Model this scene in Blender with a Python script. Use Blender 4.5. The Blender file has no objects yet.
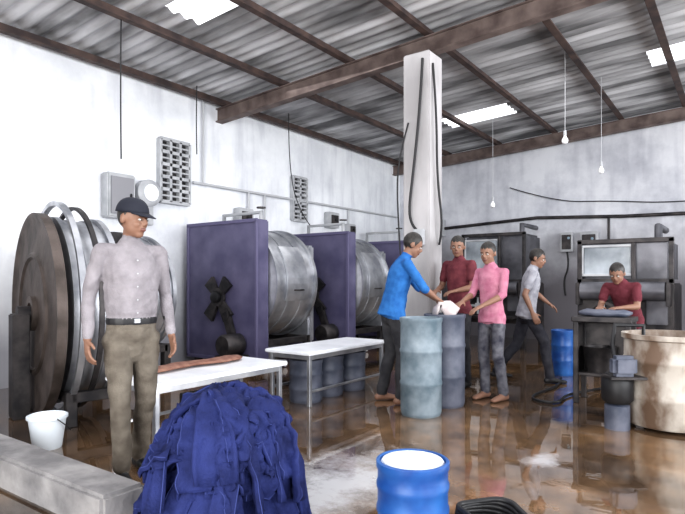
import bpy, bmesh, math, random
import numpy as np
from mathutils import Vector, Matrix, Euler, noise
random.seed(7)
D=bpy.data; SC=bpy.context.scene; COL=SC.collection
try:
    SC.view_settings.view_transform='Standard'
    SC.view_settings.look='Medium High Contrast'
except Exception as e: pass

# ---------------------------------------------------------------- materials
def mat(name,c1,c2=None,rough=.6,metal=0,scale=4,detail=6,bump=0,bscale=None,stretch=(1,1,1),lo=.35,hi=.65,rough2=None,spec=None):
    m=D.materials.new(name); m.use_nodes=True
    nt=m.node_tree; b=nt.nodes['Principled BSDF']
    b.inputs['Roughness'].default_value=rough; b.inputs['Metallic'].default_value=metal
    if spec is not None: b.inputs['Specular IOR Level'].default_value=spec
    b.inputs['Base Color'].default_value=(*c1,1)
    if c2 is not None or bump:
        tc=nt.nodes.new('ShaderNodeTexCoord'); mp=nt.nodes.new('ShaderNodeMapping')
        mp.inputs['Scale'].default_value=stretch
        nt.links.new(tc.outputs['Object'],mp.inputs['Vector'])
        n=nt.nodes.new('ShaderNodeTexNoise'); n.inputs['Scale'].default_value=scale; n.inputs['Detail'].default_value=detail
        nt.links.new(mp.outputs[0],n.inputs['Vector'])
        if c2 is not None:
            r=nt.nodes.new('ShaderNodeValToRGB')
            r.color_ramp.elements[0].position=lo; r.color_ramp.elements[1].position=hi
            r.color_ramp.elements[0].color=(*c1,1); r.color_ramp.elements[1].color=(*c2,1)
            nt.links.new(n.outputs['Fac'],r.inputs['Fac']); nt.links.new(r.outputs['Color'],b.inputs['Base Color'])
        if rough2 is not None:
            mr=nt.nodes.new('ShaderNodeMapRange'); mr.inputs['From Min'].default_value=lo; mr.inputs['From Max'].default_value=hi
            mr.inputs['To Min'].default_value=rough; mr.inputs['To Max'].default_value=rough2
            nt.links.new(n.outputs['Fac'],mr.inputs['Value']); nt.links.new(mr.outputs[0],b.inputs['Roughness'])
        if bump:
            n2=nt.nodes.new('ShaderNodeTexNoise'); n2.inputs['Scale'].default_value=bscale or scale*3; n2.inputs['Detail'].default_value=5
            nt.links.new(mp.outputs[0],n2.inputs['Vector'])
            bp=nt.nodes.new('ShaderNodeBump'); bp.inputs['Strength'].default_value=bump; bp.inputs['Distance'].default_value=.02
            nt.links.new(n2.outputs['Fac'],bp.inputs['Height']); nt.links.new(bp.outputs[0],b.inputs['Normal'])
    return m

def wall_material(name,base,stain,low,zlow):
    m=D.materials.new(name); m.use_nodes=True; nt=m.node_tree; N=nt.nodes; L=nt.links
    b=N['Principled BSDF']; b.inputs['Roughness'].default_value=.85
    tc=N.new('ShaderNodeTexCoord')
    n=N.new('ShaderNodeTexNoise'); n.inputs['Scale'].default_value=.9; n.inputs['Detail'].default_value=9; n.inputs['Roughness'].default_value=.65
    L.new(tc.outputs['Object'],n.inputs['Vector'])
    r=N.new('ShaderNodeValToRGB'); r.color_ramp.elements[0].position=.36; r.color_ramp.elements[1].position=.58
    r.color_ramp.elements[0].color=(*stain,1); r.color_ramp.elements[1].color=(*base,1)
    L.new(n.outputs['Fac'],r.inputs['Fac'])
    mp=N.new('ShaderNodeMapping'); mp.inputs['Scale'].default_value=(3,3,.45); L.new(tc.outputs['Object'],mp.inputs['Vector'])
    n2=N.new('ShaderNodeTexNoise'); n2.inputs['Scale'].default_value=1.5; n2.inputs['Detail'].default_value=7; L.new(mp.outputs[0],n2.inputs['Vector'])
    r2=N.new('ShaderNodeValToRGB'); r2.color_ramp.elements[0].position=.28; r2.color_ramp.elements[1].position=.5
    r2.color_ramp.elements[0].color=(.82,.82,.84,1); r2.color_ramp.elements[1].color=(1,1,1,1); L.new(n2.outputs['Fac'],r2.inputs['Fac'])
    mx=N.new('ShaderNodeMixRGB'); mx.blend_type='MULTIPLY'; mx.inputs[0].default_value=1; L.new(r.outputs[0],mx.inputs[1]); L.new(r2.outputs[0],mx.inputs[2])
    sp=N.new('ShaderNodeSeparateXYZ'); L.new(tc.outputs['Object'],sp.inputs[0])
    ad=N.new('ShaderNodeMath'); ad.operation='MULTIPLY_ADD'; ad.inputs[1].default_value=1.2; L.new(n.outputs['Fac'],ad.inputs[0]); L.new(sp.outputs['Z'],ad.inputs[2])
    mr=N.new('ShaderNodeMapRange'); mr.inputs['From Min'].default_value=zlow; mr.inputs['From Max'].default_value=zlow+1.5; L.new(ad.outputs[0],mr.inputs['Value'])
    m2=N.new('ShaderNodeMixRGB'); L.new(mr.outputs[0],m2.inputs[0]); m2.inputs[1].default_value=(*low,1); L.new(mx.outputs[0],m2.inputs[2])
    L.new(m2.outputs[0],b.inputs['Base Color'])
    bp=N.new('ShaderNodeBump'); bp.inputs['Strength'].default_value=.2; bp.inputs['Distance'].default_value=.02
    L.new(n2.outputs['Fac'],bp.inputs['Height']); L.new(bp.outputs[0],b.inputs['Normal'])
    return m

M_wallL=wall_material('white_painted_plaster',(.86,.88,.91),(.70,.72,.76),(.33,.33,.36),1.0)
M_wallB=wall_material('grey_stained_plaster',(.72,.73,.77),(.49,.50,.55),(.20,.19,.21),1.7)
M_roof=mat('asbestos_sheet',(.13,.13,.135),(.60,.60,.62),.85,scale=1.3,stretch=(.45,2.6,1),lo=.36,hi=.66)  # grey dirt streaks; the pale ones also paint in skylight glow
M_steel=mat('rusty_roof_steel',(.04,.028,.028),(.10,.065,.055),.7,scale=5)
M_beam=mat('painted_beam',(.085,.06,.055),(.2,.155,.14),.7,scale=4)
M_conc=mat('kerb_concrete',(.18,.175,.18),(.34,.33,.33),.8,scale=5,bump=.4)
M_colm=mat('column_plaster',(.30,.29,.295),(.48,.465,.475),.8,scale=2.2,bump=.3,stretch=(1,1,.4))
M_purple=mat('purple_paint',(.075,.07,.14),(.13,.12,.205),.5,scale=3)
M_silver=mat('stainless',(.60,.61,.64),(.28,.29,.32),.3,.75,scale=3,rough2=.45)
M_dsteel=mat('dark_steel',(.025,.024,.027),(.08,.072,.072),.5,.5,scale=6)
M_hood=mat('grey_hood_metal',(.07,.07,.08),(.18,.18,.20),.4,.5,scale=3)
M_rust=mat('rusty_disc',(.045,.035,.03),(.13,.105,.095),.55,.35,scale=3.5,bump=.3)
M_black=mat('black_rubber',(.012,.012,.014),None,.5)
M_cable=mat('cable_black',(.015,.015,.017),None,.6)
M_white=mat('white_laminate',(.86,.88,.92),(.72,.74,.78),.35,scale=3)
M_brown=mat('brown_cloth',(.16,.07,.05),(.28,.15,.11),.9,scale=14)
M_bar1=mat('barrel_bluegrey',(.09,.13,.16),(.25,.30,.34),.5,scale=5,bump=.2,lo=.35,hi=.7)
M_bar2=mat('barrel_dark',(.05,.06,.09),(.13,.14,.18),.5,scale=5,bump=.2)
M_blue=mat('blue_paint',(.012,.06,.24),(.03,.13,.38),.4,scale=5)
M_foamw=mat('white_powder',(.80,.82,.86),(.55,.6,.67),.8,scale=20,bump=.6)
M_vat=mat('cream_rusty_vat',(.14,.09,.06),(.50,.46,.41),.6,scale=3.0,bump=.2,lo=.42,hi=.58,stretch=(1,1,.6))
M_gbox=mat('grey_box',(.36,.37,.39),(.50,.51,.53),.5,scale=5)
M_pvc=mat('pvc_pipe',(.5,.51,.53),None,.4)
M_denim=mat('navy_fabric',(.007,.011,.055),(.024,.035,.14),.8,scale=7,bump=.35,bscale=70,lo=.3,hi=.7,spec=.25)
M_seam=mat('seam_blue',(.03,.045,.17),None,.8)
M_bucket=mat('bucket_plastic',(.72,.78,.84),None,.35)
M_bulb=mat('bulb_glass',(.9,.9,.92),None,.1)
M_glassd=mat('dark_glass',(.16,.18,.20),(.46,.5,.54),.15,scale=2)
M_green=mat('panel_light_blue',(.25,.35,.42),None,.5)

def floor_material():
    m=D.materials.new('wet_brown_floor'); m.use_nodes=True; nt=m.node_tree; N=nt.nodes; L=nt.links
    b=N['Principled BSDF']; tc=N.new('ShaderNodeTexCoord')
    def noi(s,d,rg=.55,vec=None):
        n=N.new('ShaderNodeTexNoise'); n.inputs['Scale'].default_value=s; n.inputs['Detail'].default_value=d; n.inputs['Roughness'].default_value=rg
        L.new(vec or tc.outputs['Object'],n.inputs['Vector']); return n
    def ramp(n,a,ca,bb,cb):
        r=N.new('ShaderNodeValToRGB'); r.color_ramp.elements[0].position=a; r.color_ramp.elements[1].position=bb
        r.color_ramp.elements[0].color=(*ca,1); r.color_ramp.elements[1].color=(*cb,1); L.new(n.outputs[0],r.inputs[0]); return r
    n1=noi(.8,8); c1=ramp(n1,.36,(.055,.042,.036),.60,(.25,.155,.085))
    n2=noi(5,8,.65); c2=ramp(n2,.3,(.5,.5,.5),.7,(1.25,1.2,1.15))
    mx=N.new('ShaderNodeMixRGB'); mx.blend_type='MULTIPLY'; mx.inputs[0].default_value=1; L.new(c1.outputs[0],mx.inputs[1]); L.new(c2.outputs[0],mx.inputs[2])
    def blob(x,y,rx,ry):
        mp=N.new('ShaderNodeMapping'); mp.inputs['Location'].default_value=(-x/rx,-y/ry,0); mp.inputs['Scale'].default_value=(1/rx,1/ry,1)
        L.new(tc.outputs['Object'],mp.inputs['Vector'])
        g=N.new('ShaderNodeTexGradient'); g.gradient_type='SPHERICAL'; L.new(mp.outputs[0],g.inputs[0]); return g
    g1=blob(-2.05,2.75,.85,1.5); g2=blob(-1.15,3.95,.2,.36)  # first patch: suds plus painted reflection; second: floor reflection painted white
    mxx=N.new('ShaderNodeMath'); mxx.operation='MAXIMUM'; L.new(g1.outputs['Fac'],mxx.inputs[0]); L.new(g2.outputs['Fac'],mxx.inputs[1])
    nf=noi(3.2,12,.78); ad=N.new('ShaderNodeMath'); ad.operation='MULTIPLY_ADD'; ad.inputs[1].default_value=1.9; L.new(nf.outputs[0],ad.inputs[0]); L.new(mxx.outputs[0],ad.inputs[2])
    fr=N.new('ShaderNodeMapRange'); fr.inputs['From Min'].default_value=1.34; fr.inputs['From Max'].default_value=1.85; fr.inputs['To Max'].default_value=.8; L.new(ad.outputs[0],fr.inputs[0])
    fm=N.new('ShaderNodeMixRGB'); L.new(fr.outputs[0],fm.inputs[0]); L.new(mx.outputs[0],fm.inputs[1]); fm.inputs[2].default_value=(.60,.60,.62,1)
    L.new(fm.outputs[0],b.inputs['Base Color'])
    nr=noi(1.1,5); rr=N.new('ShaderNodeMapRange'); rr.inputs['From Min'].default_value=.52; rr.inputs['From Max'].default_value=.68
    rr.inputs['To Min'].default_value=.0; rr.inputs['To Max'].default_value=.22; L.new(nr.outputs[0],rr.inputs[0])
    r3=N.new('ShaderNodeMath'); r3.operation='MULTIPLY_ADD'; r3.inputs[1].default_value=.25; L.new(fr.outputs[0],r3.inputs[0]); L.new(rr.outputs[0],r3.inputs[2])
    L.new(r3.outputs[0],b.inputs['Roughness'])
    b.inputs['Specular IOR Level'].default_value=1.0
    b.inputs['Coat Weight'].default_value=.6; b.inputs['Coat Roughness'].default_value=.03; b.inputs['Coat IOR'].default_value=1.6
    nb=noi(3,3); bp=N.new('ShaderNodeBump'); bp.inputs['Strength'].default_value=.06; bp.inputs['Distance'].default_value=.03
    L.new(nb.outputs[0],bp.inputs['Height']); L.new(bp.outputs[0],b.inputs['Normal'])
    nb2=noi(1.6,2); bp2=N.new('ShaderNodeBump'); bp2.inputs['Strength'].default_value=.03; bp2.inputs['Distance'].default_value=.03
    L.new(nb2.outputs[0],bp2.inputs['Height']); L.new(bp2.outputs[0],b.inputs['Coat Normal'])
    return m
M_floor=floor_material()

# ---------------------------------------------------------------- mesh helpers
def link(name,me,mats,parent=None,loc=(0,0,0),rot=(0,0,0),smooth=False):
    o=D.objects.new(name,me); COL.objects.link(o)
    for m in (mats if isinstance(mats,(list,tuple)) else [mats]): me.materials.append(m)
    if smooth:
        me.polygons.foreach_set('use_smooth',[True]*len(me.polygons))
    o.location=loc; o.rotation_euler=rot
    if parent: o.parent=parent
    return o
def empty(name,loc=(0,0,0),rz=0):
    e=D.objects.new(name,None); COL.objects.link(e); e.location=loc; e.rotation_euler=(0,0,rz); e.empty_display_size=.1
    return e
def sharp(me,ang=35):
    try: me.set_sharp_from_angle(angle=math.radians(ang))
    except Exception: pass
def box(name,size,loc,m,parent=None,rot=(0,0,0),bev=.01):
    bm=bmesh.new(); bmesh.ops.create_cube(bm,size=1)
    for v in bm.verts: v.co=Vector((v.co.x*size[0],v.co.y*size[1],v.co.z*size[2]))
    if bev>0: bmesh.ops.bevel(bm,geom=bm.edges[:],offset=min(bev,min(size)*.3),segments=2,affect='EDGES')
    me=D.meshes.new(name); bm.to_mesh(me); bm.free()
    return link(name,me,m,parent,loc,rot)
def boxes(name,lst,m,parent=None,bev=.006):
    bm=bmesh.new()
    for (s,l) in lst:
        r=bmesh.ops.create_cube(bm,size=1)
        for v in r['verts']: v.co=Vector((v.co.x*s[0]+l[0],v.co.y*s[1]+l[1],v.co.z*s[2]+l[2]))
    if bev>0: bmesh.ops.bevel(bm,geom=bm.edges[:],offset=bev,segments=1,affect='EDGES')
    me=D.meshes.new(name); bm.to_mesh(me); bm.free()
    return link(name,me,m,parent)
def lathe(name,prof,m,parent=None,loc=(0,0,0),rot=(0,0,0),seg=48,smooth=True):
    V=[];F=[]
    for (r,z) in prof:
        for k in range(seg):
            a=2*math.pi*k/seg; V.append((r*math.cos(a),r*math.sin(a),z))
    for i in range(len(prof)-1):
        for k in range(seg):
            k2=(k+1)%seg; F.append((i*seg+k,i*seg+k2,(i+1)*seg+k2,(i+1)*seg+k))
    me=D.meshes.new(name); me.from_pydata(V,[],F)
    bm=bmesh.new(); bm.from_mesh(me); bmesh.ops.remove_doubles(bm,verts=bm.verts[:],dist=1e-5); bmesh.ops.recalc_face_normals(bm,faces=bm.faces[:]); bm.to_mesh(me); bm.free()
    o=link(name,me,m,parent,loc,rot,smooth); sharp(me,40)
    return o
AXY=(-math.pi/2,0,0)
def axisX(): return (0,math.pi/2,0)
def wire(name,pts,r,m,parent=None,res=3):
    cu=D.curves.new(name,'CURVE'); cu.dimensions='3D'; cu.bevel_depth=r; cu.bevel_resolution=res; cu.use_fill_caps=True
    s=cu.splines.new('NURBS' if len(pts)>2 else 'POLY'); s.points.add(len(pts)-1)
    for i,p in enumerate(pts): s.points[i].co=(*p,1)
    if len(pts)>2: s.use_endpoint_u=True; s.order_u=3
    cu.resolution_u=8
    o=D.objects.new(name,cu); COL.objects.link(o); cu.materials.append(m)
    if parent: o.parent=parent
    return o
def pipe(name,pts,r,m,parent=None):
    cu=D.curves.new(name,'CURVE'); cu.dimensions='3D'; cu.bevel_depth=r; cu.bevel_resolution=3; cu.use_fill_caps=True
    s=cu.splines.new('POLY'); s.points.add(len(pts)-1)
    for i,p in enumerate(pts): s.points[i].co=(*p,1)
    o=D.objects.new(name,cu); COL.objects.link(o); cu.materials.append(m)
    if parent: o.parent=parent
    return o

# ---------------------------------------------------------------- room
XL,XR,YN,YB=-7.0,4.5,-3.0,12.2
def zr(x): return 4.17+.057*(x+7)
me=D.meshes.new('floor'); me.from_pydata([(XL-.2,YN-.2,0),(XR+.2,YN-.2,0),(XR+.2,YB+.2,0),(XL-.2,YB+.2,0),(XL-.2,YN-.2,-.15),(XR+.2,YN-.2,-.15),(XR+.2,YB+.2,-.15),(XL-.2,YB+.2,-.15)],[],[(0,1,2,3),(7,6,5,4),(0,4,5,1),(1,5,6,2),(2,6,7,3),(3,7,4,0)])
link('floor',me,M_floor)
def prism(name,poly,a0,a1,axis,m):
    n=len(poly)
    V=[((a0,p[0],p[1]) if axis=='x' else (p[0],a0,p[1])) for p in poly]+[((a1,p[0],p[1]) if axis=='x' else (p[0],a1,p[1])) for p in poly]
    F=[tuple(range(n))[::-1],tuple(range(n,2*n))]+[(i,(i+1)%n,(i+1)%n+n,i+n) for i in range(n)]
    me=D.meshes.new(name); me.from_pydata(V,[],F); bm=bmesh.new(); bm.from_mesh(me); bmesh.ops.recalc_face_normals(bm,faces=bm.faces[:]); bm.to_mesh(me); bm.free()
    return link(name,me,m)
prism('wall_left',[(YN-.2,0),(YB+.2,0),(YB+.2,4.16),(YN-.2,4.16)],XL-.2,XL,'x',M_wallL)
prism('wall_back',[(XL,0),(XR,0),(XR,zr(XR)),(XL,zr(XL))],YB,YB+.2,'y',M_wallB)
boxes('wall_right',[((.2,15.4,.9),(XR+.1,4.6,.45)),((.2,15.4,1.6),(XR+.1,4.6,4.0))]+[((.2,.5,2.3),(XR+.1,y,2.05)) for y in (-2.9,1.2,4.8,8.4,12.0)],M_wallB,bev=0)
boxes('wall_front',[((4.2,.2,4.75),(-4.9,YN-.1,2.375)),((3.2,.2,4.75),(2.9,YN-.1,2.375)),((4.1,.2,1.3),(-.75,YN-.1,4.1))],M_wallB,bev=0)
holes=[(-4.75,-3.45,9.75,10.45),(-1.15,-.1,9.0,9.7),(-5.25,-4.45,3.9,4.4)]
xs=sorted(set([XL-.2+i*(XR-XL+.4)/14 for i in range(15)]+[h[0] for h in holes]+[h[1] for h in holes]))
ny=int((YB-YN+.4)/.022); V=[];F=[]
for j in range(ny+1):
    y=YN-.2+j*(YB-YN+.4)/ny
    for x in xs: V.append((x,y,zr(x)+.03+.022*math.sin(y*2*math.pi/.177)))
nx=len(xs)
for j in range(ny):
    y=YN-.2+(j+.5)*(YB-YN+.4)/ny
    for i in range(nx-1):
        xc=(xs[i]+xs[i+1])/2
        if any(h[0]<xc<h[1] and h[2]<y<h[3] for h in holes): continue
        F.append((j*nx+i,j*nx+i+1,(j+1)*nx+i+1,(j+1)*nx+i))
me=D.meshes.new('ceiling'); me.from_pydata(V,[],F); link('ceiling',me,M_roof,smooth=True)
for x in (-6.85,-5.6,-4.4,-3.2,-1.95,-.9,.4,1.7,3.0):
    z=zr(x)-.005
    boxes('roof_purlin',[((.045,15.1,.10),(x,4.6,z-.05)),((.09,15.1,.014),(x+.03,4.6,z-.10))],M_steel,bev=0)
for y in (.6,6.27,11.9):
    g=empty('roof_beam',(0,y,0))
    for nm,(za,zb,ww) in {'web':(-.115-.2,-.115,.03),'flange_bottom':(-.115-.22,-.115-.2,.07),'flange_top':(-.128,-.115,.07)}.items():
        V=[]
        for x in (XL,XR):
            for dy in (-ww,ww):
                V+= [(x,dy,zr(x)+za),(x,dy,zr(x)+zb)]
        me=D.meshes.new(nm); me.from_pydata(V,[],[(0,1,3,2),(4,6,7,5),(0,4,5,1),(2,3,7,6),(0,2,6,4),(1,5,7,3)]); link(nm,me,M_beam,g)
zc=zr(-3.27)-.335
box('concrete_column',(.36,.36,zc),(-3.27,6.27,zc/2),M_colm,bev=.015)
wr=empty('hanging_cable_bundle',(-3.27,6.27,0))
wire('cable_1',[(.1,-.2,zc-.1),(.08,-.22,3.4),(.0,-.24,2.6),(-.06,-.26,2.1),(-.02,-.22,1.9),(.05,-.2,1.85)],.016,M_cable,wr)
wire('cable_2',[(.19,-.1,zc-.15),(.24,-.1,3.3),(.22,-.05,2.5),(.28,.0,1.9),(.2,.05,1.7)],.014,M_cable,wr)
wire('cable_3',[(-.1,-.19,3.2),(-.2,-.24,2.8),(-.24,-.24,2.3),(-.2,-.2,1.5)],.01,M_cable,wr)
box('switch',(.14,.06,.2),(.06,-.21,1.78),M_gbox,wr)

box('concrete_kerb',(4.45,.25,.2),(-4.76,1.65,.1),M_conc,bev=.02)

# ---------------------------------------------------------------- left wall fittings
def block_vent(y,z,w,h,nx,nz):
    g=empty('ventilation_block',(XL,y,z))
    L=[]; cw=w/nx; ch=h/nz
    for i in range(nx+1): L.append(((.09,.045,h),(.045,-w/2+i*cw,0)))
    for j in range(nz+1): L.append(((.09,w,.05),(.045,0,-h/2+j*ch)))
    for j in range(nz):
        for i in range(nx):
            L.append(((.07,cw*.9,.025),(.045,-w/2+(i+.5)*cw,-h/2+(j+.5)*ch)))
    boxes('frame',L,M_gbox,g,bev=.003)
    box('backing',(.01,w,h),(.006,0,0),M_dsteel,g,bev=0)
block_vent(5.35,2.88,.52,.92,3,5)
block_vent(8.25,2.82,.4,.82,2,5)
g=empty('electric_meter_box',(XL,4.4,2.4))
box('case',(.18,.42,.6),(.09,0,0),M_gbox,g,bev=.02); box('door',(.02,.34,.5),(.19,0,0),mat('box_door',(.25,.25,.27),None,.5),g,bev=.01); box('handle',(.03,.03,.08),(.205,.12,0),M_black,g)
g=empty('pressure_gauge_housing',(XL,4.86,2.42))
lathe('body',[(0,0),(.17,0),(.19,.03),(.19,.14),(.15,.17),(0,.17)],M_gbox,g,(0,0,.08),axisX()); box('neck',(.12,.16,.35),(.06,0,-.2),M_gbox,g)
lathe('dial',[(0,0),(.12,0),(.12,.01),(0,.01)],M_white,g,(.172,0,.08),axisX())
g=empty('electrical_conduit')
pipe('run',[(XL+.05,5.7,2.78),(XL+.05,12.0,2.82)],.022,M_pvc,g)
for y in (6.9,7.3,9.9): pipe('drop',[(XL+.05,y,2.79),(XL+.05,y,2.2)],.018,M_pvc,g)
pipe('riser',[(XL+.05,5.9,2.78),(XL+.05,5.9,4.1)],.015,M_pvc,g)
for (y,z,s) in ((6.75,2.32,.34),(9.25,2.5,.34),(9.9,2.35,.26)):
    g=empty('switch_box',(XL,y,z)); box('case',(.16,s,s*.95),(.08,0,0),M_gbox,g,bev=.015); box('cover',(.02,s*.7,s*.6),(.165,0,0),M_dsteel,g); box('knob',(.03,.04,.04),(.18,0,0),M_black,g)
def hang(name,pts): wire(name,pts,.008,M_cable)
hang('hanging_wire',[(-5.6,3.6,zr(-5.6)-.1),(-5.62,3.6,3.4),(-5.6,3.6,2.6)])
hang('hanging_wire',[(-6.3,7.2,4.1),(-6.35,7.25,3.3),(-6.2,7.3,2.5),(-6.0,7.4,2.2)])
hang('hanging_wire',[(-6.5,5.4,4.1),(-6.52,5.4,3.6),(-6.5,5.4,3.1)])
g=empty('steam_supply_pipe')
pipe('run',[(-6.5,YB-.06,2.45),(-3.6,YB-.06,2.6),(-1.9,YB-.06,2.52),(-.4,YB-.06,2.5),(2.5,YB-.06,2.48)],.035,M_dsteel,g)
wire('sagging_cable',[(-4.2,YB-.05,3.3),(-3.2,YB-.05,2.9),(-2.2,YB-.05,2.85),(-1.0,YB-.05,2.7),(.6,YB-.05,2.75)],.010,M_cable,g)
pipe('drop',[(-2.2,YB-.06,2.55),(-2.2,YB-.06,1.2)],.025,M_dsteel,g)
for n_,x,z,w,h in (('control_box',-2.55,2.0,.34,.5),('isolator_switch',-2.98,2.05,.24,.4),('fuse_box',-5.9,2.5,.3,.4)):
    g=empty(n_,(x,YB-.01,z)); box('case',(w,.16,h),(0,-.08,0),M_gbox,g); box('face',(w*.75,.02,h*.75),(0,-.165,0),M_dsteel,g); box('lamp',(.05,.03,.05),(w*.2,-.18,h*.2),M_green,g)
    wire('lead',[(0,-.1,-h/2),(.06,-.14,-h/2-.3),(-.08,-.12,-h/2-.6),(-.03,-.1,-h/2-.9)],.018,M_cable,g)
for (x,y,z) in ((-2.05,8.2,3.22),(-3.7,9.8,2.62),(-1.85,9.6,3.0)):
    g=empty('hanging_light_bulb',(x,y,z))
    top=zr(x)-z+.02
    wire('cord',[(0,0,top),(.004,0,top*.5),(0,0,.12)],.004,M_pvc,g)
    lathe('socket',[(0,.14),(.02,.14),(.022,.07),(0,.07)],M_gbox,g,seg=16)
    lathe('bulb',[(0,.075),(.015,.07),(.022,.05),(.04,.02),(.045,-.005),(.035,-.035),(.015,-.047),(0,-.048)],M_bulb,g,seg=20)

# ---------------------------------------------------------------- machines, left row
def frame_legs(g,w,y0,y1,h,m=M_dsteel,cx=0):
    L=[]
    for x in (cx-w/2,cx+w/2):
        for y in (y0,y1): L.append(((.09,.09,h),(x,y,h/2)))
        L.append(((.09,y1-y0,.09),(x,(y0+y1)/2,h-.05)))
    for y in (y0,y1): L.append(((w,.09,.09),(cx,y,h-.05)))
    boxes('base_frame',L,m,g)
def drum(g,r,y0,y1,zc,m,door=True):
    L=y1-y0
    lathe('drum_shell',[(0,0),(r*.96,0),(r,.02),(r+.035,.02),(r+.035,.07),(r,.07),(r,L*.33),(r+.012,L*.33),(r+.012,L*.33+.04),(r,L*.33+.04),(r,L*.66),(r+.012,L*.66),(r+.012,L*.66+.04),(r,L*.66+.04),(r,L-.07),(r+.035,L-.07),(r+.035,L-.02),(r,L-.02),(r*.96,L),(0,L)],m,g,(0,y0,zc),AXY,seg=72)
    if door:
        V=[];F=[];n=10
        for i in range(n+1):
            a=math.radians(-18+i*58/n)
            for (rr,yy) in ((r+.004,y0+.25),(r+.03,y0+.25),(r+.03,y1-.25),(r+.004,y1-.25)): V.append((rr*math.cos(a),yy,zc+rr*math.sin(a)))
        for i in range(n):
            for k in range(3): F.append((i*4+k,(i+1)*4+k,(i+1)*4+k+1,i*4+k+1))
        F+=[(0,1,2,3),(n*4+3,n*4+2,n*4+1,n*4)]
        me=D.meshes.new('loading_door'); me.from_pydata(V,[],F); link('loading_door',me,M_silver,g)
        pipe('door_handle',[(r+.0,y0+.4,zc-.1),(r+.08,y0+.4,zc-.1),(r+.08,y1-.4,zc-.1),(r+.0,y1-.4,zc-.1)],.012,M_dsteel,g)
def panel_machine(x,y,L,zt=2.1):
    g=empty('industrial_washing_machine',(x,y,0))
    w=1.44
    box('end_housing',(w,.24,zt-.12),(0,.12,(zt+.12)/2),M_purple,g,bev=.02)
    boxes('housing_edges',[((w+.03,.03,.05),(0,-.005,zt-.02)),((.05,.03,zt-.15),(-w/2+.01,-.005,zt/2+.05)),((.05,.03,zt-.15),(w/2-.01,-.005,zt/2+.05)),((w+.03,.03,.05),(0,-.005,.14))],mat('purple_edge',(.12,.11,.20),None,.5),g)
    px,pz=.0,1.02
    lathe('pulley_rim',[(.09,0),(.13,0),(.13,.05),(.09,.05),(.09,0)],M_dsteel,g,(px,-.03,pz),(math.pi/2,0,0),seg=36)
    V=[];F=[]
    for a,ln in ((50,.30),(130,.30),(235,.36),(305,.36)):
        ar=math.radians(a); ux,uz=math.cos(ar),math.sin(ar); vx,vz=-uz,ux; b0=len(V)
        for yy in (-.02,-.07):
            for (l,wd) in ((.04,.05),(ln,.10)):
                for s in (-1,1): V.append((px+ux*l+vx*wd*s,yy,pz+uz*l+vz*wd*s))
        F+=[tuple(b0+i for i in f) for f in ((0,1,3,2),(4,6,7,5),(0,4,5,1),(2,3,7,6),(0,2,6,4),(1,5,7,3))]
    me=D.meshes.new('bearing_bracket'); me.from_pydata(V,[],F); link('bearing_bracket',me,M_dsteel,g)
    lathe('hub',[(0,0),(.08,0),(.08,.1),(.05,.12),(0,.12)],M_black,g,(px,-.03,pz),(math.pi/2,0,0),seg=24)
    box('belt_guard',(.12,.08,.45),(.24,-.05,.60),M_dsteel,g,rot=(0,-.35,0))
    lathe('drive_motor',[(0,0),(.13,0),(.15,.03),(.15,.3),(.12,.33),(0,.33)],M_dsteel,g,(.42,-.36,.38),AXY,seg=24)
    box('motor_foot',(.3,.36,.24),(.42,-.18,.12),M_dsteel,g)
    drum(g,.80,.26,L,1.22,M_silver)
    box('far_housing',(1.3,.14,1.5),(0,L+.07,1.05),M_silver,g,bev=.03)
    frame_legs(g,1.2,.1,L,.42)
    pipe('steam_pipe',[(.1,L*.6,1.95),(.1,L*.6,2.3),(-.72,L*.6,2.3),(-.72,L*.6,2.0)],.035,M_gbox,g)
    lathe('valve_wheel',[(.05,0),(.07,0),(.07,.02),(.05,.02),(.05,0)],M_dsteel,g,(.1,L*.6,2.36),seg=20)
    pipe('drain_pipe',[(.3,L*.5,.5),(.3,L*.5,.06),(.7,L*.5,.06)],.05,M_gbox,g)
panel_machine(-6.1,5.5,1.2)
panel_machine(-6.1,7.65,1.2,2.08)
panel_machine(-6.1,9.7,1.2,2.05)

g=empty('rusty_drum_washer',(-5.36,2.55,0),math.radians(-14))
lathe('end_disc',[(0,0),(.1,0),(.1,-.04),(.16,-.04),(.16,0),(.5,-.01),(.52,-.03),(.55,-.03),(.57,-.01),(.86,0),(.90,-.02),(.93,-.02),(.93,.06),(0,.06)],M_rust,g,(0,0,.95),AXY,seg=72)
lathe('hub',[(0,0),(.07,0),(.07,.12),(0,.12)],M_dsteel,g,(0,-.02,.95),(math.pi/2,0,0),seg=24)
drum(g,.84,.10,.55,.98,M_silver,False)
lathe('rim_guard',[(.96,0),(1.0,0),(1.0,.05),(.96,.05),(.96,0)],M_silver,g,(.0,.14,1.0),AXY,seg=72)
lathe('rim_guard_inner',[(.93,0),(.96,0),(.96,.04),(.93,.04),(.93,0)],M_dsteel,g,(.0,.30,1.0),AXY,seg=72)
frame_legs(g,1.3,.15,.55,.3)
box('bearing_post',(.2,.14,.95),(0,-.12,.475),M_dsteel,g)
g=empty('drum_extractor',(-6.16,3.85,0))
lathe('end_disc',[(0,0),(.08,-.05),(.2,-.05),(.22,0),(.62,0),(.66,-.03),(.74,-.03),(.74,.05),(0,.05)],M_dsteel,g,(0,0,1.1),AXY,seg=60)
for k in range(5): box('spoke',(.06,.03,.5),(math.sin(k*1.2566)*.42,-.015,1.1+math.cos(k*1.2566)*.42),M_silver,g,rot=(0,k*1.2566,0))
drum(g,.68,.06,.4,1.1,M_silver,False)
frame_legs(g,1.0,.1,.38,.5)
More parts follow.
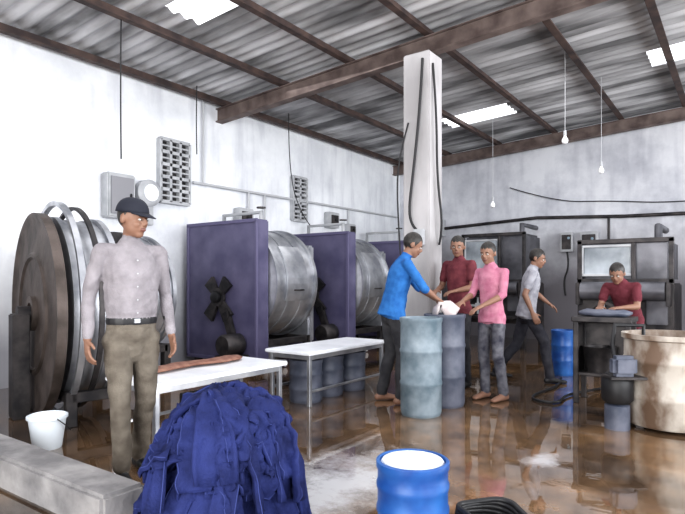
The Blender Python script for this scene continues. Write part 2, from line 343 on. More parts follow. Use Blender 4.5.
# ---------------------------------------------------------------- tables
def table(name,x0,x1,y0,y1,z,extra=None):
    g=empty(name,((x0+x1)/2,(y0+y1)/2,0)); w=x1-x0; l=y1-y0
    box('top',(w,l,.035),(0,0,z-.0175),M_white,g,bev=.008)
    L=[]
    for sx in (-1,1):
        for sy in (-1,1): L.append(((.04,.04,z-.035),(sx*(w/2-.05),sy*(l/2-.06),(z-.035)/2)))
        L.append(((.03,l-.12,.05),(sx*(w/2-.05),0,z-.06))); L.append(((.025,l-.12,.025),(sx*(w/2-.05),0,.15)))
    for sy in (-1,1): L.append(((w-.1,.03,.05),(0,sy*(l/2-.06),z-.06)))
    boxes('legs',L,M_silver,g,bev=.004); return g
t1=table('low_white_table',-3.98,-3.38,2.42,3.85,.52)
t2=table('low_white_table',-4.05,-3.45,4.25,5.72,.55)
def wavy_strip(name,pts,w,th,m,parent=None):
    V=[];F=[];n=10
    for i,p in enumerate(pts):
        p=Vector(p); t=(Vector(pts[min(i+1,len(pts)-1)])-Vector(pts[max(i-1,0)])).normalized(); s=t.cross(Vector((0,0,1))).normalized(); u=s.cross(t)
        e=.4 if i in (0,len(pts)-1) else 1
        for k in range(n):
            a=2*math.pi*k/n; q=p+s*w/2*math.cos(a)*e+u*th*math.sin(a)*e; V.append(q+u*noise.noise(q*14)*.012)
    for i in range(len(pts)-1):
        for k in range(n): F.append((i*n+k,i*n+(k+1)%n,(i+1)*n+(k+1)%n,(i+1)*n+k))
    F+=[tuple(range(n))[::-1],tuple(range((len(pts)-1)*n,len(pts)*n))]
    me=D.meshes.new(name); me.from_pydata(V,[],F); return link(name,me,m,parent,smooth=True)
wavy_strip('folded_brown_cloth',[(-3.82+.03*math.sin(i),2.6+i*.1,.547) for i in range(12)],.2,.022,M_brown)
def drumobj(name,loc,r,h,m,ribs=True,content=None,open_top=True,mats=None):
    g=empty(name,(*loc,0))
    p=[(0,.0),(r*.93,0),(r*.97,.015),(r,.04)]
    if ribs:
        for f in (.33,.66): p+=[(r,h*f-.025),(r*1.035,h*f-.01),(r*1.035,h*f+.01),(r,h*f+.025)]
    p+=[(r,h-.05),(r*1.04,h-.035),(r*1.04,h-.005),(r*1.0,h),(r*.95,h)]
    p+=[(r*.94,h-.05),(r*.93,.06),(0,.06)] if open_top else [(r*.94,h-.015),(0,h-.012)]
    lathe('shell',p,m,g)
    if content:
        cm,ch=content
        lathe('contents',[(0,.07),(r*.925,.07),(r*.925,ch),(r*.6,ch+.02),(r*.3,ch+.005),(0,ch+.025)],cm,g)
    return g
for (x,y) in ((-3.72,4.52),(-3.74,4.93),(-3.72,5.34)):
    drumobj('dye_drum',(x,y),.17,.44,M_bar2,content=(M_dsteel,.38))
g=empty('dark_tool_crate',(-3.68,3.25,0)); boxes('slats',[((.4,.03,.3),(0,-.2,.15)),((.4,.03,.3),(0,.2,.15)),((.03,.4,.3),(-.2,0,.15)),((.03,.4,.3),(.2,0,.15)),((.4,.4,.03),(0,0,.015))],M_dsteel,g)
drumobj('plastic_barrel',(-2.47,4.70),.192,.91,M_bar1,content=(M_bar2,.82))
bb=drumobj('plastic_barrel',(-2.46,5.19),.20,.92,M_bar2,content=(M_bar2,.86))
wavy_strip('pale_wet_cloth',[(-.12,.02,.88),(-.11,.04,.97),(-.07,.06,1.02),(-.0,.07,1.02),(.04,.05,.97),(.06,.0,.88)],.2,.03,mat('pale_cloth',(.45,.38,.38),(.6,.55,.55),.8,scale=8),bb)
drumobj('small_blue_barrel',(-1.97,7.78),.145,.6,M_blue,content=(M_dsteel,.5))
d=drumobj('blue_chemical_drum',(-1.35,2.48),.175,.36,M_blue,open_top=False)
lathe('powder_lid',[(0,.0),(.158,0),(.15,.012),(.1,.02),(.04,.014),(0,.024)],M_foamw,d,(0,0,.346))
g=empty('white_bucket',(-4.25,2.12,0))
lathe('pail',[(0,0),(.095,0),(.10,.01),(.13,.22),(.142,.225),(.142,.245),(.13,.25),(.125,.24),(.095,.02),(0,.02)],M_bucket,g)
lathe('water',[(0,.17),(.117,.17)],M_foamw,g)
wire('handle',[(.14,0,.235),(.15,.06,.18),(.11,.13,.12),(0,.17,.10),(-.11,.13,.12),(-.15,.06,.18),(-.14,0,.235)],.004,M_dsteel,g)
g=empty('mixing_vat',(-.52,5.56,0))
r=.36;h=.80
lathe('tank',[(0,.03),(r*.95,.03),(r,.06),(r,.25),(r*1.02,.26),(r*1.02,.29),(r,.30),(r,.55),(r*1.02,.56),(r*1.02,.59),(r,.6),(r,h-.05),(r*1.06,h-.04),(r*1.06,h),(r*.97,h),(r*.95,.1),(0,.1)],M_vat,g,seg=64)
lathe('liquid',[(0,.62),(r*.95,.62)],M_bar2,g)
for a in range(4): box('foot',(.08,.08,.06),(.27*math.cos(a*1.57+.7),.27*math.sin(a*1.57+.7),.03),M_dsteel,g)
lathe('pump_motor',[(0,0),(.1,0),(.125,.03),(.125,.2),(.09,.25),(0,.25)],M_black,g,(-.36,-.34,.22),seg=28)
lathe('pump_base',[(0,0),(.10,0),(.10,.20),(.06,.22),(0,.22)],M_bar2,g,(-.36,-.34,0),seg=28)
box('pump_bracket',(.2,.06,.06),(-.27,-.25,.40),M_dsteel,g,rot=(0,0,.75))
box('blue_jerrycan',(.2,.12,.17),(-.30,-.42,.545),M_bar2,g,rot=(0,0,.6),bev=.03)
box('jerrycan_shelf',(.3,.2,.02),(-.30,-.40,.45),M_dsteel,g,rot=(0,0,.6))
pipe('pump_hose',[(-.36,-.34,.46),(-.42,-.2,.7),(-.42,-.1,.86),(-.2,-.05,.86),(-.2,-.05,.6)],.02,M_black,g)

# ---------------------------------------------------------------- right hand machines
def dryer(x,y,w,dp,zt,n):
    g=empty(n,(x,y,0))
    frame_legs(g,w-.1,.05,dp-.05,.55)
    box('lower_body',(w,dp,.72),(0,dp/2,.86),M_dsteel,g,bev=.02)
    box('upper_hood',(w*.94,dp*.8,zt-1.22),(0,dp*.5,(zt+1.22)/2),M_hood,g,bev=.05)
    boxes('hood_frame',[((w,.06,.06),(0,.03,zt-.02)),((w,.06,.06),(0,.03,1.25)),((.06,.06,zt-1.2),(-w/2+.03,.03,(zt+1.2)/2)),((.06,.06,zt-1.2),(w/2-.03,.03,(zt+1.2)/2)),((.05,.05,zt-1.2),(w*.1,.03,(zt+1.2)/2))],M_dsteel,g)
    box('window_glass',(w*.5,.02,(zt-1.3)*.75),(-w*.18,.045,(zt+1.25)/2),M_glassd,g)
    boxes('window_frame',[((w*.54,.03,.035),(-w*.18,.03,(zt+1.25)/2+(zt-1.3)*.39)),((w*.54,.03,.035),(-w*.18,.03,(zt+1.25)/2-(zt-1.3)*.39)),((.035,.03,(zt-1.3)*.8),(-w*.45,.03,(zt+1.25)/2)),((.035,.03,(zt-1.3)*.8),(w*.09,.03,(zt+1.25)/2))],M_gbox,g)
    lathe('roller',[(0,0),(.12,0),(.12,w*.86),(0,w*.86)],M_hood,g,(-w*.43,-.12,1.12),axisX(),seg=32)
    for s in (-1,1): box('roller_arm',(.05,.3,.3),(s*w*.46,-.05,1.08),M_dsteel,g)
    lathe('side_wheel',[(.16,0),(.2,0),(.2,.04),(.16,.04),(.16,0)],M_dsteel,g,(-w*.2,-.06,.78),(math.pi/2,0,0),seg=32)
    boxes('wheel_spokes',[((.36,.03,.04),(-w*.2,-.08,.78)),((.04,.03,.36),(-w*.2,-.08,.78)),((.1,.16,.1),(-w*.2,-.03,.78))],M_gbox,g)
    box('control_panel',(.24,.05,.34),(w*.34,-.01,.86),M_hood,g)
    box('shelf',(w*.8,.35,.04),(0,-.17,.58),M_dsteel,g)
    pipe('exhaust',[(w*.3,dp*.5,zt-.02),(w*.3,dp*.5,zt+.2),(w*.3,dp+.3,zt+.2)],.05,M_hood,g)
dryer(-1.3,8.15,1.15,1.1,1.8,'garment_dyeing_machine')
dryer(-3.9,10.3,1.25,1.2,2.15,'garment_dyeing_machine')
dryer(.35,8.3,1.2,1.1,1.9,'garment_dyeing_machine')
g=empty('dark_workbench',(-1.17,6.25,0))
boxes('bench',[((.56,.42,.05),(0,0,.86)),((.05,.05,.84),(-.24,-.17,.42)),((.05,.05,.84),(.24,-.17,.42)),((.05,.05,.84),(-.24,.17,.42)),((.05,.05,.84),(.24,.17,.42)),((.5,.36,.03),(0,0,.3)),((.5,.02,.5),(0,.17,.56)),((.02,.34,.5),(-.24,0,.56))],M_dsteel,g)
wavy_strip('cloth_on_bench',[(-.25+i*.07,.03*math.sin(i*1.3),.92) for i in range(8)],.24,.04,M_bar2,g)
lathe('bench_pot',[(0,0),(.13,0),(.16,.25),(.17,.26),(.15,.26),(.12,.02),(0,.02)],M_dsteel,g,(-.05,0,.315),seg=28)
pts=[]
for i in range(90):
    a=i*.42; rr=.17+.02*math.sin(i*1.7); pts.append((rr*math.cos(a),rr*math.sin(a)*.9,.02+i*.0012+.01*math.sin(i*.9)))
g=empty('black_hose_coil',(-1.0,2.66,0)); wire('hose',pts,.014,M_black,g)
g=empty('floor_hose'); wire('hose',[(-1.3,7.0,.02),(-1.6,6.4,.02),(-1.5,5.8,.02),(-1.9,5.9,.02),(-1.75,6.9,.02),(-1.9,7.4,.02)],.014,M_black,g)

# ---------------------------------------------------------------- garment pile
def garment_pile():
    cx,cy=-2.25,2.02; Fv=Vector((-.5835,.812,0)); Rv=Vector((.812,.5835,0))
    Rr,Rf,Hh=.37,.38,.58
    def surf(rho,phi):
        z=Hh*max(0,1-min(rho,1.0)**3.0)
        k=1+.10*math.sin(phi*3+1)+.06*math.sin(phi*5+.4)
        z*=1+.16*math.sin(phi+1.4)*rho
        return Vector((cx,cy,z))+Rv*(rho*Rr*k*math.cos(phi))+Fv*(rho*Rf*k*math.sin(phi))
    V=[];F=[];MI=[]
    def add(vs,fs,mi=0):
        b=len(V); V.extend(vs); F.extend([tuple(i+b for i in f) for f in fs]); MI.extend([mi]*len(fs))
    nr,nf=14,48; vs=[surf(0,0)];fs=[]
    for i in range(1,nr+1):
        for k in range(nf):
            p=surf(i/nr*.97,2*math.pi*k/nf); p.z=max(0,p.z-.03+.05*noise.noise(p*6)); vs.append(p)
    for k in range(nf): fs.append((0,1+k,1+(k+1)%nf))
    for i in range(nr-1):
        for k in range(nf): fs.append((1+i*nf+k,1+(i+1)*nf+k,1+(i+1)*nf+(k+1)%nf,1+i*nf+(k+1)%nf))
    fs.append(tuple(1+(nr-1)*nf+k for k in range(nf))); add(vs,fs)
    def ribbon(path,nrm,w,th,seed):
        n=20;vs=[];fs=[];m=len(path);sv=[];tw=math.sin(seed*5)*.4
        for i,p in enumerate(path):
            t=(path[min(i+1,m-1)]-path[max(i-1,0)]).normalized(); u=nrm[i]; s=t.cross(u).normalized(); u=s.cross(t)
            a0=tw+.35*noise.noise(Vector((seed,i*.3,0))); s,u=s*math.cos(a0)+u*math.sin(a0),u*math.cos(a0)-s*math.sin(a0)
            e=.9 if i in(0,m-1) else 1
            wl=w*(1+.3*noise.noise(Vector((seed*2,i*.35,5))))
            for k in range(n):
                a=2*math.pi*k/n; ca,sa=math.cos(a),math.sin(a)
                ca2=(abs(ca)**.6)*(1 if ca>0 else -1)
                rip=.014*math.sin(ca2*6+seed+.8*noise.noise(Vector((seed,i*.4,1)))*4)+.020*noise.noise(Vector((ca2*2+seed*7,i*.5,seed)))
                q=p+s*(wl*.5*e*ca2)+u*(th*e*(abs(sa)**.5)*(1 if sa>0 else -1)+rip)
                q.z=max(q.z,.004); vs.append(q)
            top=vs[-n+2]
            for k in range(5):
                a=2*math.pi*k/5; sv.append(top+s*.0028*math.cos(a)+u*(.0028*math.sin(a)))
        for i in range(m-1):
            for k in range(n): fs.append((i*n+k,i*n+(k+1)%n,(i+1)*n+(k+1)%n,(i+1)*n+k))
        fs+=[tuple(range(n))[::-1],tuple(range((m-1)*n,m*n))]; add(vs,fs)
        fs=[(i*5+k,i*5+(k+1)%5,(i+1)*5+(k+1)%5,(i+1)*5+k) for i in range(m-1) for k in range(5)]; add(sv,fs,1)
    for j in range(95):
        phi=random.uniform(0,2*math.pi); off=random.uniform(-.01,.095); w=random.uniform(.10,.18); th=random.uniform(.010,.018)
        m_=24
        if j%5<3:
            r0=random.uniform(0,.6); r1=random.uniform(.7,1.0); tw=random.uniform(-.5,.5); st=[(r0+(r1-r0)*(i/(m_-1))**.7,phi+tw*i/(m_-1)) for i in range(m_)]
        elif j%5==3:
            rr=random.uniform(.45,.97); sp=random.uniform(.5,1.0)/max(rr,.5); st=[(rr+.06*math.sin(i*.3+j),phi+sp*i/(m_-1)) for i in range(m_)]
        else:
            x0=random.uniform(-.6,.6); st=[]
            for i in range(m_):
                yy=-.8+1.6*i/(m_-1); xx=x0*(1-.2*yy); rho=min(math.hypot(xx,yy),1.0); st.append((rho,math.atan2(yy,xx)+phi))
        P=[];Nn=[]
        for (a,b) in st:
            a=max(a,.02); p=surf(a,b); e=.015
            du=surf(min(a+e,.999),b)-surf(max(a-e,0.001),b); dv=surf(max(a,.05),b+.03)-surf(max(a,.05),b-.03)
            n=du.cross(dv); n=n.normalized() if n.length>1e-9 else Vector((0,0,1))
            if n.z<-.01: n=-n
            P.append(p+n*(off-.01+.02*noise.noise(Vector((j*3.1,a*4,b))))); Nn.append(n)
        ribbon(P,Nn,w,th,j*1.37)
    me=D.meshes.new('navy_garment_pile'); me.from_pydata([tuple(v) for v in V],[],F)
    o=link('navy_garment_pile',me,[M_denim,M_seam],smooth=True)
    me.polygons.foreach_set('material_index',MI)
garment_pile()

# ---------------------------------------------------------------- people
SKIN=mat('skin_brown',(.23,.125,.085),None,.55); LIP=mat('lip',(.17,.075,.06),None,.5); HAIR=mat('black_hair',(.008,.007,.007),(.03,.025,.022),.5,scale=60)
EYEW=mat('eye_white',(.5,.48,.46),None,.3); IRIS=mat('iris_dark',(.01,.008,.006),None,.2)
def fabric(n,a,b): return mat(n,a,b,.85,scale=12,lo=.3,hi=.7,bump=.25,bscale=90,spec=.2)
def icos(c,rad,R):
    bm=bmesh.new(); bmesh.ops.create_icosphere(bm,subdivisions=3,radius=1)
    vs=[c+R@Vector((v.co.x*rad[0],v.co.y*rad[1],v.co.z*rad[2])) for v in bm.verts]; fs=[tuple(v.index for v in f.verts) for f in bm.faces]; bm.free(); return vs,fs
class Body:
    def __init__(s): s.V=[];s.F=[];s.P=[]
    def add(s,vs,fs):
        b=len(s.V); s.V+=[tuple(v) for v in vs]; s.F+=[tuple(i+b for i in f) for f in fs]
    def ell(s,c,rad,R,tag):
        vs,fs=icos(c,rad,R); s.add(vs,fs); s.P.append(('e',c,rad,R,tag))
    def tube(s,st,side,tag,n=18,cap=True):
        st=[(Vector(p),a,b) for p,a,b in st]; side=Vector(side)
        T0=(st[1][0]-st[0][0]).normalized(); T1=(st[-1][0]-st[-2][0]).normalized()
        full=[]
        if cap:
            p,a,b=st[0]; r=min(a,b)
            full+=[(p-T0*r*.95,a*.25,b*.25),(p-T0*r*.7,a*.7,b*.7),(p-T0*r*.3,a*.93,b*.93)]
        full+=st
        if cap:
            p,a,b=st[-1]; r=min(a,b)
            full+=[(p+T1*r*.3,a*.93,b*.93),(p+T1*r*.7,a*.7,b*.7),(p+T1*r*.95,a*.25,b*.25)]
        vs=[];m=len(full)
        for i,(p,a,b) in enumerate(full):
            t=(full[min(i+1,m-1)][0]-full[max(i-1,0)][0]).normalized()
            S=(side-t*side.dot(t)).normalized(); N_=t.cross(S)
            for k in range(n):
                an=2*math.pi*k/n; vs.append(p+S*(a*math.cos(an))+N_*(b*math.sin(an)))
        fs=[(i*n+k,i*n+(k+1)%n,(i+1)*n+(k+1)%n,(i+1)*n+k) for i in range(m-1) for k in range(n)]
        fs+=[tuple(range(n))[::-1],tuple(range((m-1)*n,m*n))]
        s.add(vs,fs)
        for i in range(len(st)-1): s.P.append(('c',st[i][0],min(st[i][1],st[i][2]*1.25),st[i+1][0],min(st[i+1][1],st[i+1][2]*1.25),tag))
    def tags(s,X):
        best=np.full(len(X),1e9); idx=np.zeros(len(X),int); names=[]
        for pr in s.P:
            if pr[0]=='c':
                a=np.array(pr[1]);b=np.array(pr[3]);ab=b-a; t=np.clip(((X-a)@ab)/max(ab@ab,1e-9),0,1)
                d=np.linalg.norm(X-a-t[:,None]*ab,axis=1)-(pr[2]+t*(pr[4]-pr[2])); tg=pr[5]
            else:
                q=(X-np.array(pr[1]))@np.array(pr[3]); rr=np.array(pr[2]); k=np.linalg.norm(q/rr,axis=1); d=(k-1)*rr.min(); tg=pr[4]
            if tg not in names: names.append(tg)
            m=d<best; best[m]=d[m]; idx[m]=names.index(tg)
        return names,idx
def hand(B,wr,d,n,s,sc,curl,tag='skin'):
    d=d.normalized(); n=(n-d*n.dot(d)).normalized(); s=(s-d*s.dot(d)-n*s.dot(n)).normalized()
    B.tube([(wr-d*.01,.027*sc,.021*sc),(wr+d*.035*sc,.037*sc,.018*sc),(wr+d*.085*sc,.042*sc,.014*sc)],s,tag,n=14)
    for o,l in ((.031,.070),(.0105,.080),(-.0105,.074),(-.031,.058)):
        p=wr+d*.085*sc+s*o*sc; st=[(p-d*.01,.0105*sc,.010*sc)]
        for q,f in enumerate((.42,.33,.25)):
            ang=curl*(.45+.6*q); dd=(d*math.cos(ang)+n*math.sin(ang)+s*(o*1.2)).normalized(); p=p+dd*l*f*1.05*sc; st.append((p,(.0098-.001*q)*sc,(.0095-.001*q)*sc))
        B.tube(st,s,tag,n=10)
    p=wr+d*.028*sc+s*.03*sc; d1=(d*.6+s*.75+n*.3).normalized(); p1=p+d1*.035*sc; d2=(d*.85+s*.35+n*.4).normalized()
    B.tube([(p-d1*.01,.0135*sc,.013*sc),(p1,.0115*sc,.011*sc),(p1+d2*.03*sc,.0095*sc,.009*sc)],n,tag,n=10)
def person(name,loc,yaw,H=1.72,J=None,mats=None,head=(0,0,0),tuck=False,sleeve='long',palms=('in','in'),curl=.6,voxel=.0085,cap=False,fold=.0045,girth=1.0,footdir=(0,0),feet='shoe',extra=None):
    k=H/1.72; G=girth
    j=dict(pelvis=(0,0,.95),waist=(0,.005,1.08),chest=(0,.0,1.27),neck=(0,-.015,1.45),headc=(0,.015,1.60),
      shR=(.178,-.01,1.395),shL=(-.178,-.01,1.395),elR=(.215,-.03,1.13),elL=(-.215,-.03,1.13),wrR=(.235,.05,.885),wrL=(-.235,.05,.885),
      hipR=(.088,0,.90),hipL=(-.088,0,.90),knR=(.095,.02,.49),knL=(-.095,.02,.49),anR=(.10,-.02,.085),anL=(-.10,-.02,.085))
    if J: j.update(J)
    j={a:Vector(b)*k for a,b in j.items()}
    B=Body(); X=Vector((1,0,0)); Y=Vector((0,1,0)); Z=Vector((0,0,1))
    sx=Vector((j['shR']-j['shL'])).normalized(); hx=Vector((j['hipR']-j['hipL'])).normalized()
    mx=(sx+hx).normalized()
    pel=j['pelvis']; wa=j['waist']; ch=j['chest']; nk=j['neck']; up=ch.lerp(nk,.55)
    ax=(wa-pel).normalized()
    B.tube([(pel-ax*.09*k,.12*k*G,.10*k*G),(pel-ax*.02*k,.162*k*G,.112*k*G),(pel+ax*.06*k,.150*k*G,.106*k*G)],hx,'pants')
    if tuck:
        B.tube([(pel+ax*.075*k,.155*k*G,.110*k*G),(pel+ax*.10*k,.155*k*G,.110*k*G)],hx,'belt')
    else:
        B.tube([(pel-ax*.10*k,.176*k*G,.134*k*G),(pel,.168*k*G,.124*k*G),(wa,.154*k*G,.114*k*G)],hx,'shirt',cap=False)
    B.tube([(wa-ax*.02*k,.158*k*G,.112*k*G),(wa.lerp(ch,.5),.164*k*G,.117*k*G),(ch,.172*k*G,.120*k*G),(ch.lerp(nk,.4),.172*k*G,.108*k),(ch.lerp(nk,.7),.140*k,.088*k),(ch.lerp(nk,.92),.085*k,.07*k)],mx,'shirt')
    B.tube([(nk-(nk-ch).normalized()*.03*k,.066*k,.062*k),(nk+(nk-ch).normalized()*.005*k,.060*k,.058*k)],sx,'shirt')
    hc=j['headc']
    B.tube([(nk-(hc-nk)*.1,.052*k,.052*k),(nk.lerp(hc,.6),.05*k,.053*k)],sx,'skin')
    for S,sg in (('R',1),('L',-1)):
        sh,el,wr_=j['sh'+S],j['el'+S],j['wr'+S]
        B.tube([(nk+(sh-nk)*.3-Z*.035*k,.055*k,.05*k),(nk+(sh-nk)*.7-Z*.018*k,.056*k,.05*k),(sh,.052*k,.048*k)],Y,'shirt')
        ua=(el-sh); fa=(wr_-el)
        if sleeve=='long':
            B.tube([(sh,.053*k,.051*k),(sh+ua*.5,.047*k,.046*k),(el,.041*k,.041*k)],X+Y*.2,'shirt')
            B.tube([(el,.041*k,.041*k),(el+fa*.35,.040*k,.039*k),(el+fa*.93,.032*k,.031*k)],X+Y*.2,'shirt')
            B.tube([(el+fa*.8,.027*k,.025*k),(wr_,.026*k,.022*k)],X,'skin')
        elif sleeve=='rolled':
            B.tube([(sh,.053*k,.051*k),(sh+ua*.5,.048*k,.047*k),(el,.043*k,.043*k),(el+fa*.12,.044*k,.044*k)],X+Y*.2,'shirt')
            B.tube([(el,.036*k,.036*k),(el+fa*.35,.037*k,.035*k),(wr_,.025*k,.021*k)],X,'skin')
        else:
            B.tube([(sh,.054*k,.053*k),(sh+ua*.62,.053*k,.053*k)],X+Y*.2,'shirt')
            B.tube([(sh+ua*.3,.042*k,.042*k),(el,.036*k,.036*k)],X+Y*.2,'skin')
            B.tube([(el,.036*k,.036*k),(el+fa*.35,.037*k,.035*k),(wr_,.025*k,.021*k)],X,'skin')
        pm=palms[0 if S=='R' else 1]
        if pm=='in': nrm=X*(-sg); sd=Y
        elif pm=='down': nrm=-Z+Y*-.2; sd=X*(-sg)
        else: nrm=Vector(pm); sd=X*(-sg)
        hand(B,wr_,fa*.6+Vector((0,.02,0)),nrm,sd,k,curl)
        hp,kn,an=j['hip'+S],j['kn'+S],j['an'+S]; th=kn-hp; sk=an-kn
        B.tube([(hp-Z*.0,.092*k*G,.098*k*G),(hp+th*.4,.080*k*G,.086*k*G),(kn,.062*k,.066*k)],X,'pants')
        B.tube([(kn,.062*k,.066*k),(kn+sk*.35+Y*-.012*k,.060*k,.064*k),(kn+sk*.75,.055*k,.057*k),(kn+sk*.97,.055*k,.057*k)],X,'pants')
        fd=Vector((math.sin(footdir[0 if S=='R' else 1]),math.cos(footdir[0 if S=='R' else 1]),0))
        side=Vector((fd.y,-fd.x,0)); fz=an.z-.085*k
        base=Vector((an.x,an.y,fz)); tg='skin' if feet=='bare' else 'shoe'
        B.tube([(an+Z*-.0,.04*k,.042*k),(base+Z*.045*k,.036*k,.042*k)],side,tg)
        B.tube([(base-fd*.045*k+Z*.036*k,.033*k,.034*k),(base+fd*.05*k+Z*.038*k,.038*k,.036*k),(base+fd*.13*k+Z*.028*k,.045*k,.026*k),(base+fd*.185*k+Z*.022*k,.036*k,.02*k)],side,tg)
    Rh=Euler((head[0],head[1],head[2]),'XYZ').to_matrix()
    hk=k*1.0
    def hp_(v): return hc+Rh@(Vector(v)*hk)
    def he(v,r,t): B.ell(hp_(v),[q*hk for q in r],Rh,t)
    he((0,-.008,.025),(.077,.096,.098),'head'); he((0,.02,-.042),(.061,.070,.072),'head'); he((0,.055,-.088),(.032,.03,.026),'head')
    he((.03,.052,-.03),(.028,.032,.026),'head'); he((-.03,.052,-.03),(.028,.032,.026),'head')
    he((0,.078,.022),(.05,.014,.010),'head')
    B.tube([(hp_((0,.088,.012)),.008*hk,.009*hk),(hp_((0,.104,-.018)),.011*hk,.012*hk),(hp_((0,.098,-.028)),.017*hk,.009*hk)],Rh@X,'head')
    he((0,.0885,-.054),(.024,.010,.0055),'lip'); he((0,.0875,-.064),(.021,.011,.006),'lip')
    for sg in (1,-1): he((sg*.079,-.012,-.008),(.010,.019,.031),'skin')
    if not cap: he((0,-.014,.034),(.083,.098,.098),'head')
    me=D.meshes.new('tmp'); me.from_pydata(B.V,[],B.F)
    bm=bmesh.new(); bm.from_mesh(me); bmesh.ops.recalc_face_normals(bm,faces=bm.faces[:]); bm.to_mesh(me); bm.free()
    o=D.objects.new('tmp',me); COL.objects.link(o)
    m1=o.modifiers.new('r','REMESH'); m1.mode='VOXEL'; m1.voxel_size=voxel
    m2=o.modifiers.new('s','SMOOTH'); m2.factor=.5; m2.iterations=3
    dg=bpy.context.evaluated_depsgraph_get(); dg.update()
    bme=D.meshes.new_from_object(o.evaluated_get(dg)); D.objects.remove(o)
    n=len(bme.vertices); co=np.zeros(n*3); bme.vertices.foreach_get('co',co); co=co.reshape(-1,3)
    nr=np.zeros(n*3); bme.vertex_normals.foreach_get('vector',nr); nr=nr.reshape(-1,3)
    names,idx=B.tags(co)
    if fold>0:
        disp=np.zeros(n)
        for i in range(n):
            t=names[idx[i]]
            if t in('shirt','pants'):
                v=Vector(co[i])
                w=noise.noise(Vector((v.x*9,v.y*9,v.z*16)))+.5*noise.noise(v*26)
                w2=1-abs(noise.noise(Vector((v.x*6+3,v.y*6,v.z*9+v.x*7))))*2.2
                disp[i]=fold*(w+.6*w2-.35)
        co=co+nr*disp[:,None]
    co[:,2]=np.maximum(co[:,2],0.001)
    bme.vertices.foreach_set('co',co.ravel())
    nf=len(bme.polygons); fc=np.zeros(nf*3); bme.polygons.foreach_get('center',fc); fc=fc.reshape(-1,3)
    names,idx=B.tags(fc)
    Rn=np.array(Rh); q=((fc-np.array(hc))@Rn)/hk
    slots=['shirt','pants','skin','hair','shoe','belt','lip']
    ms={'skin':SKIN,'hair':HAIR,'lip':LIP,'belt':M_black,'shoe':M_black}; ms.update(mats or {})
    mi=np.zeros(nf,int)
    for i,nm in enumerate(names):
        t='skin' if nm=='head' else nm
        mi[idx==i]=slots.index(t)
        if nm=='head':
            y=q[:,1]; zt=-.045+(.062+.045)*np.clip((y+.01)/.06,0,1)+.006*np.sin(q[:,0]*160)
            if cap: zt=-.045+.1*np.clip((y+.03)/.05,0,1)
            mi[(idx==i)&(q[:,2]>zt)]=3
    # clean garment lines at hem and waistband
    rel=fc-np.array(pel); sa=rel@np.array(ax); rad=np.linalg.norm(rel-sa[:,None]*np.array(ax),axis=1)
    near=(rad<.205*k)&((mi==0)|(mi==1)|(mi==5))
    if tuck:
        mi[near&(sa<=.066*k)&(sa>-.25*k)]=1
        mi[near&(sa>.066*k)&(sa<.105*k)]=5
        mi[near&(sa>=.105*k)&(sa<.25*k)]=0
    else:
        hem=-.115*k+.008*np.sin(np.arctan2(rel[:,1],rel[:,0])*3)
        mi[near&(sa>hem)&(sa<.2*k)]=0
        mi[near&(sa<=hem)&(sa>-.35*k)]=1
    for s_ in slots: bme.materials.append(ms[s_])
    bme.polygons.foreach_set('material_index',mi.astype(np.int32)); bme.polygons.foreach_set('use_smooth',[True]*nf)
    bme.update()
    g=empty(name,(*loc,0),yaw)
    b=D.objects.new('body',bme); COL.objects.link(b); b.parent=g
    for sg in (1,-1):
        vs,fs=icos(hp_((sg*.031,.0785,.001)),[.0125*hk,.0115*hk,.008*hk],Rh); me=D.meshes.new('eye'); me.from_pydata([tuple(v) for v in vs],[],fs); link('eye',me,EYEW,g,smooth=True)
        vs,fs=icos(hp_((sg*.031,.0865,.001)),[.0055*hk,.0045*hk,.0055*hk],Rh); me=D.meshes.new('iris'); me.from_pydata([tuple(v) for v in vs],[],fs); link('iris',me,IRIS,g,smooth=True)
        vs,fs=icos(hp_((sg*.032,.0865,.022)),[.019*hk,.007*hk,.0035*hk],Rh@Euler((0,sg*.12,-sg*.35)).to_matrix()); me=D.meshes.new('eyebrow'); me.from_pydata([tuple(v) for v in vs],[],fs); link('eyebrow',me,HAIR,g,smooth=True)
    if cap:
        cm=mat('cap_fabric',(.012,.014,.025),None,.8)
        V=[];F=[];ns=28;rows=9
        for i in range(rows):
            f=i/(rows-1)*math.pi/2
            for q_ in range(ns):
                a=2*math.pi*q_/ns; V.append(hp_((.087*math.cos(f)**.8*math.cos(a) if i<rows-1 else 0,-.008+(.108*math.cos(f)**.8*math.sin(a) if i<rows-1 else 0),.035+.098*math.sin(f))))
        for i in range(rows-1):
            for q_ in range(ns): F.append((i*ns+q_,i*ns+(q_+1)%ns,(i+1)*ns+(q_+1)%ns,(i+1)*ns+q_))
        b0=len(V)
        for i in range(13):
            a=math.radians(20+140*i/12); ca,sa_=math.cos(a),math.sin(a)
            V.append(hp_((.086*ca,-.008+.107*sa_,.045))); V.append(hp_((.082*ca,.0+.107*sa_+.055*sa_**1.5,.036-.016*sa_)))
        for i in range(12): F.append((b0+i*2,b0+i*2+1,b0+i*2+3,b0+i*2+2))
        me=D.meshes.new('cap'); me.from_pydata([tuple(v) for v in V],[],F); c=link('cap',me,cm,g,smooth=True)
        md=c.modifiers.new('t','SOLIDIFY'); md.thickness=.005
    if extra: extra(g,j,k)
    return g
R_=math.radians
def shirt_front(g,j,k):
    for i,z in enumerate((1.34,1.26,1.18,1.10,1.02)):
        lathe('shirt_button',[(0,0),(.005,0),(.005,.003),(0,.003)],M_gbox,g,(0,.117*k,z*k),AXY,seg=10)
    box('belt_buckle',(.04,.010,.026),(0,.109*k,.972*k),M_silver,g,bev=.003)
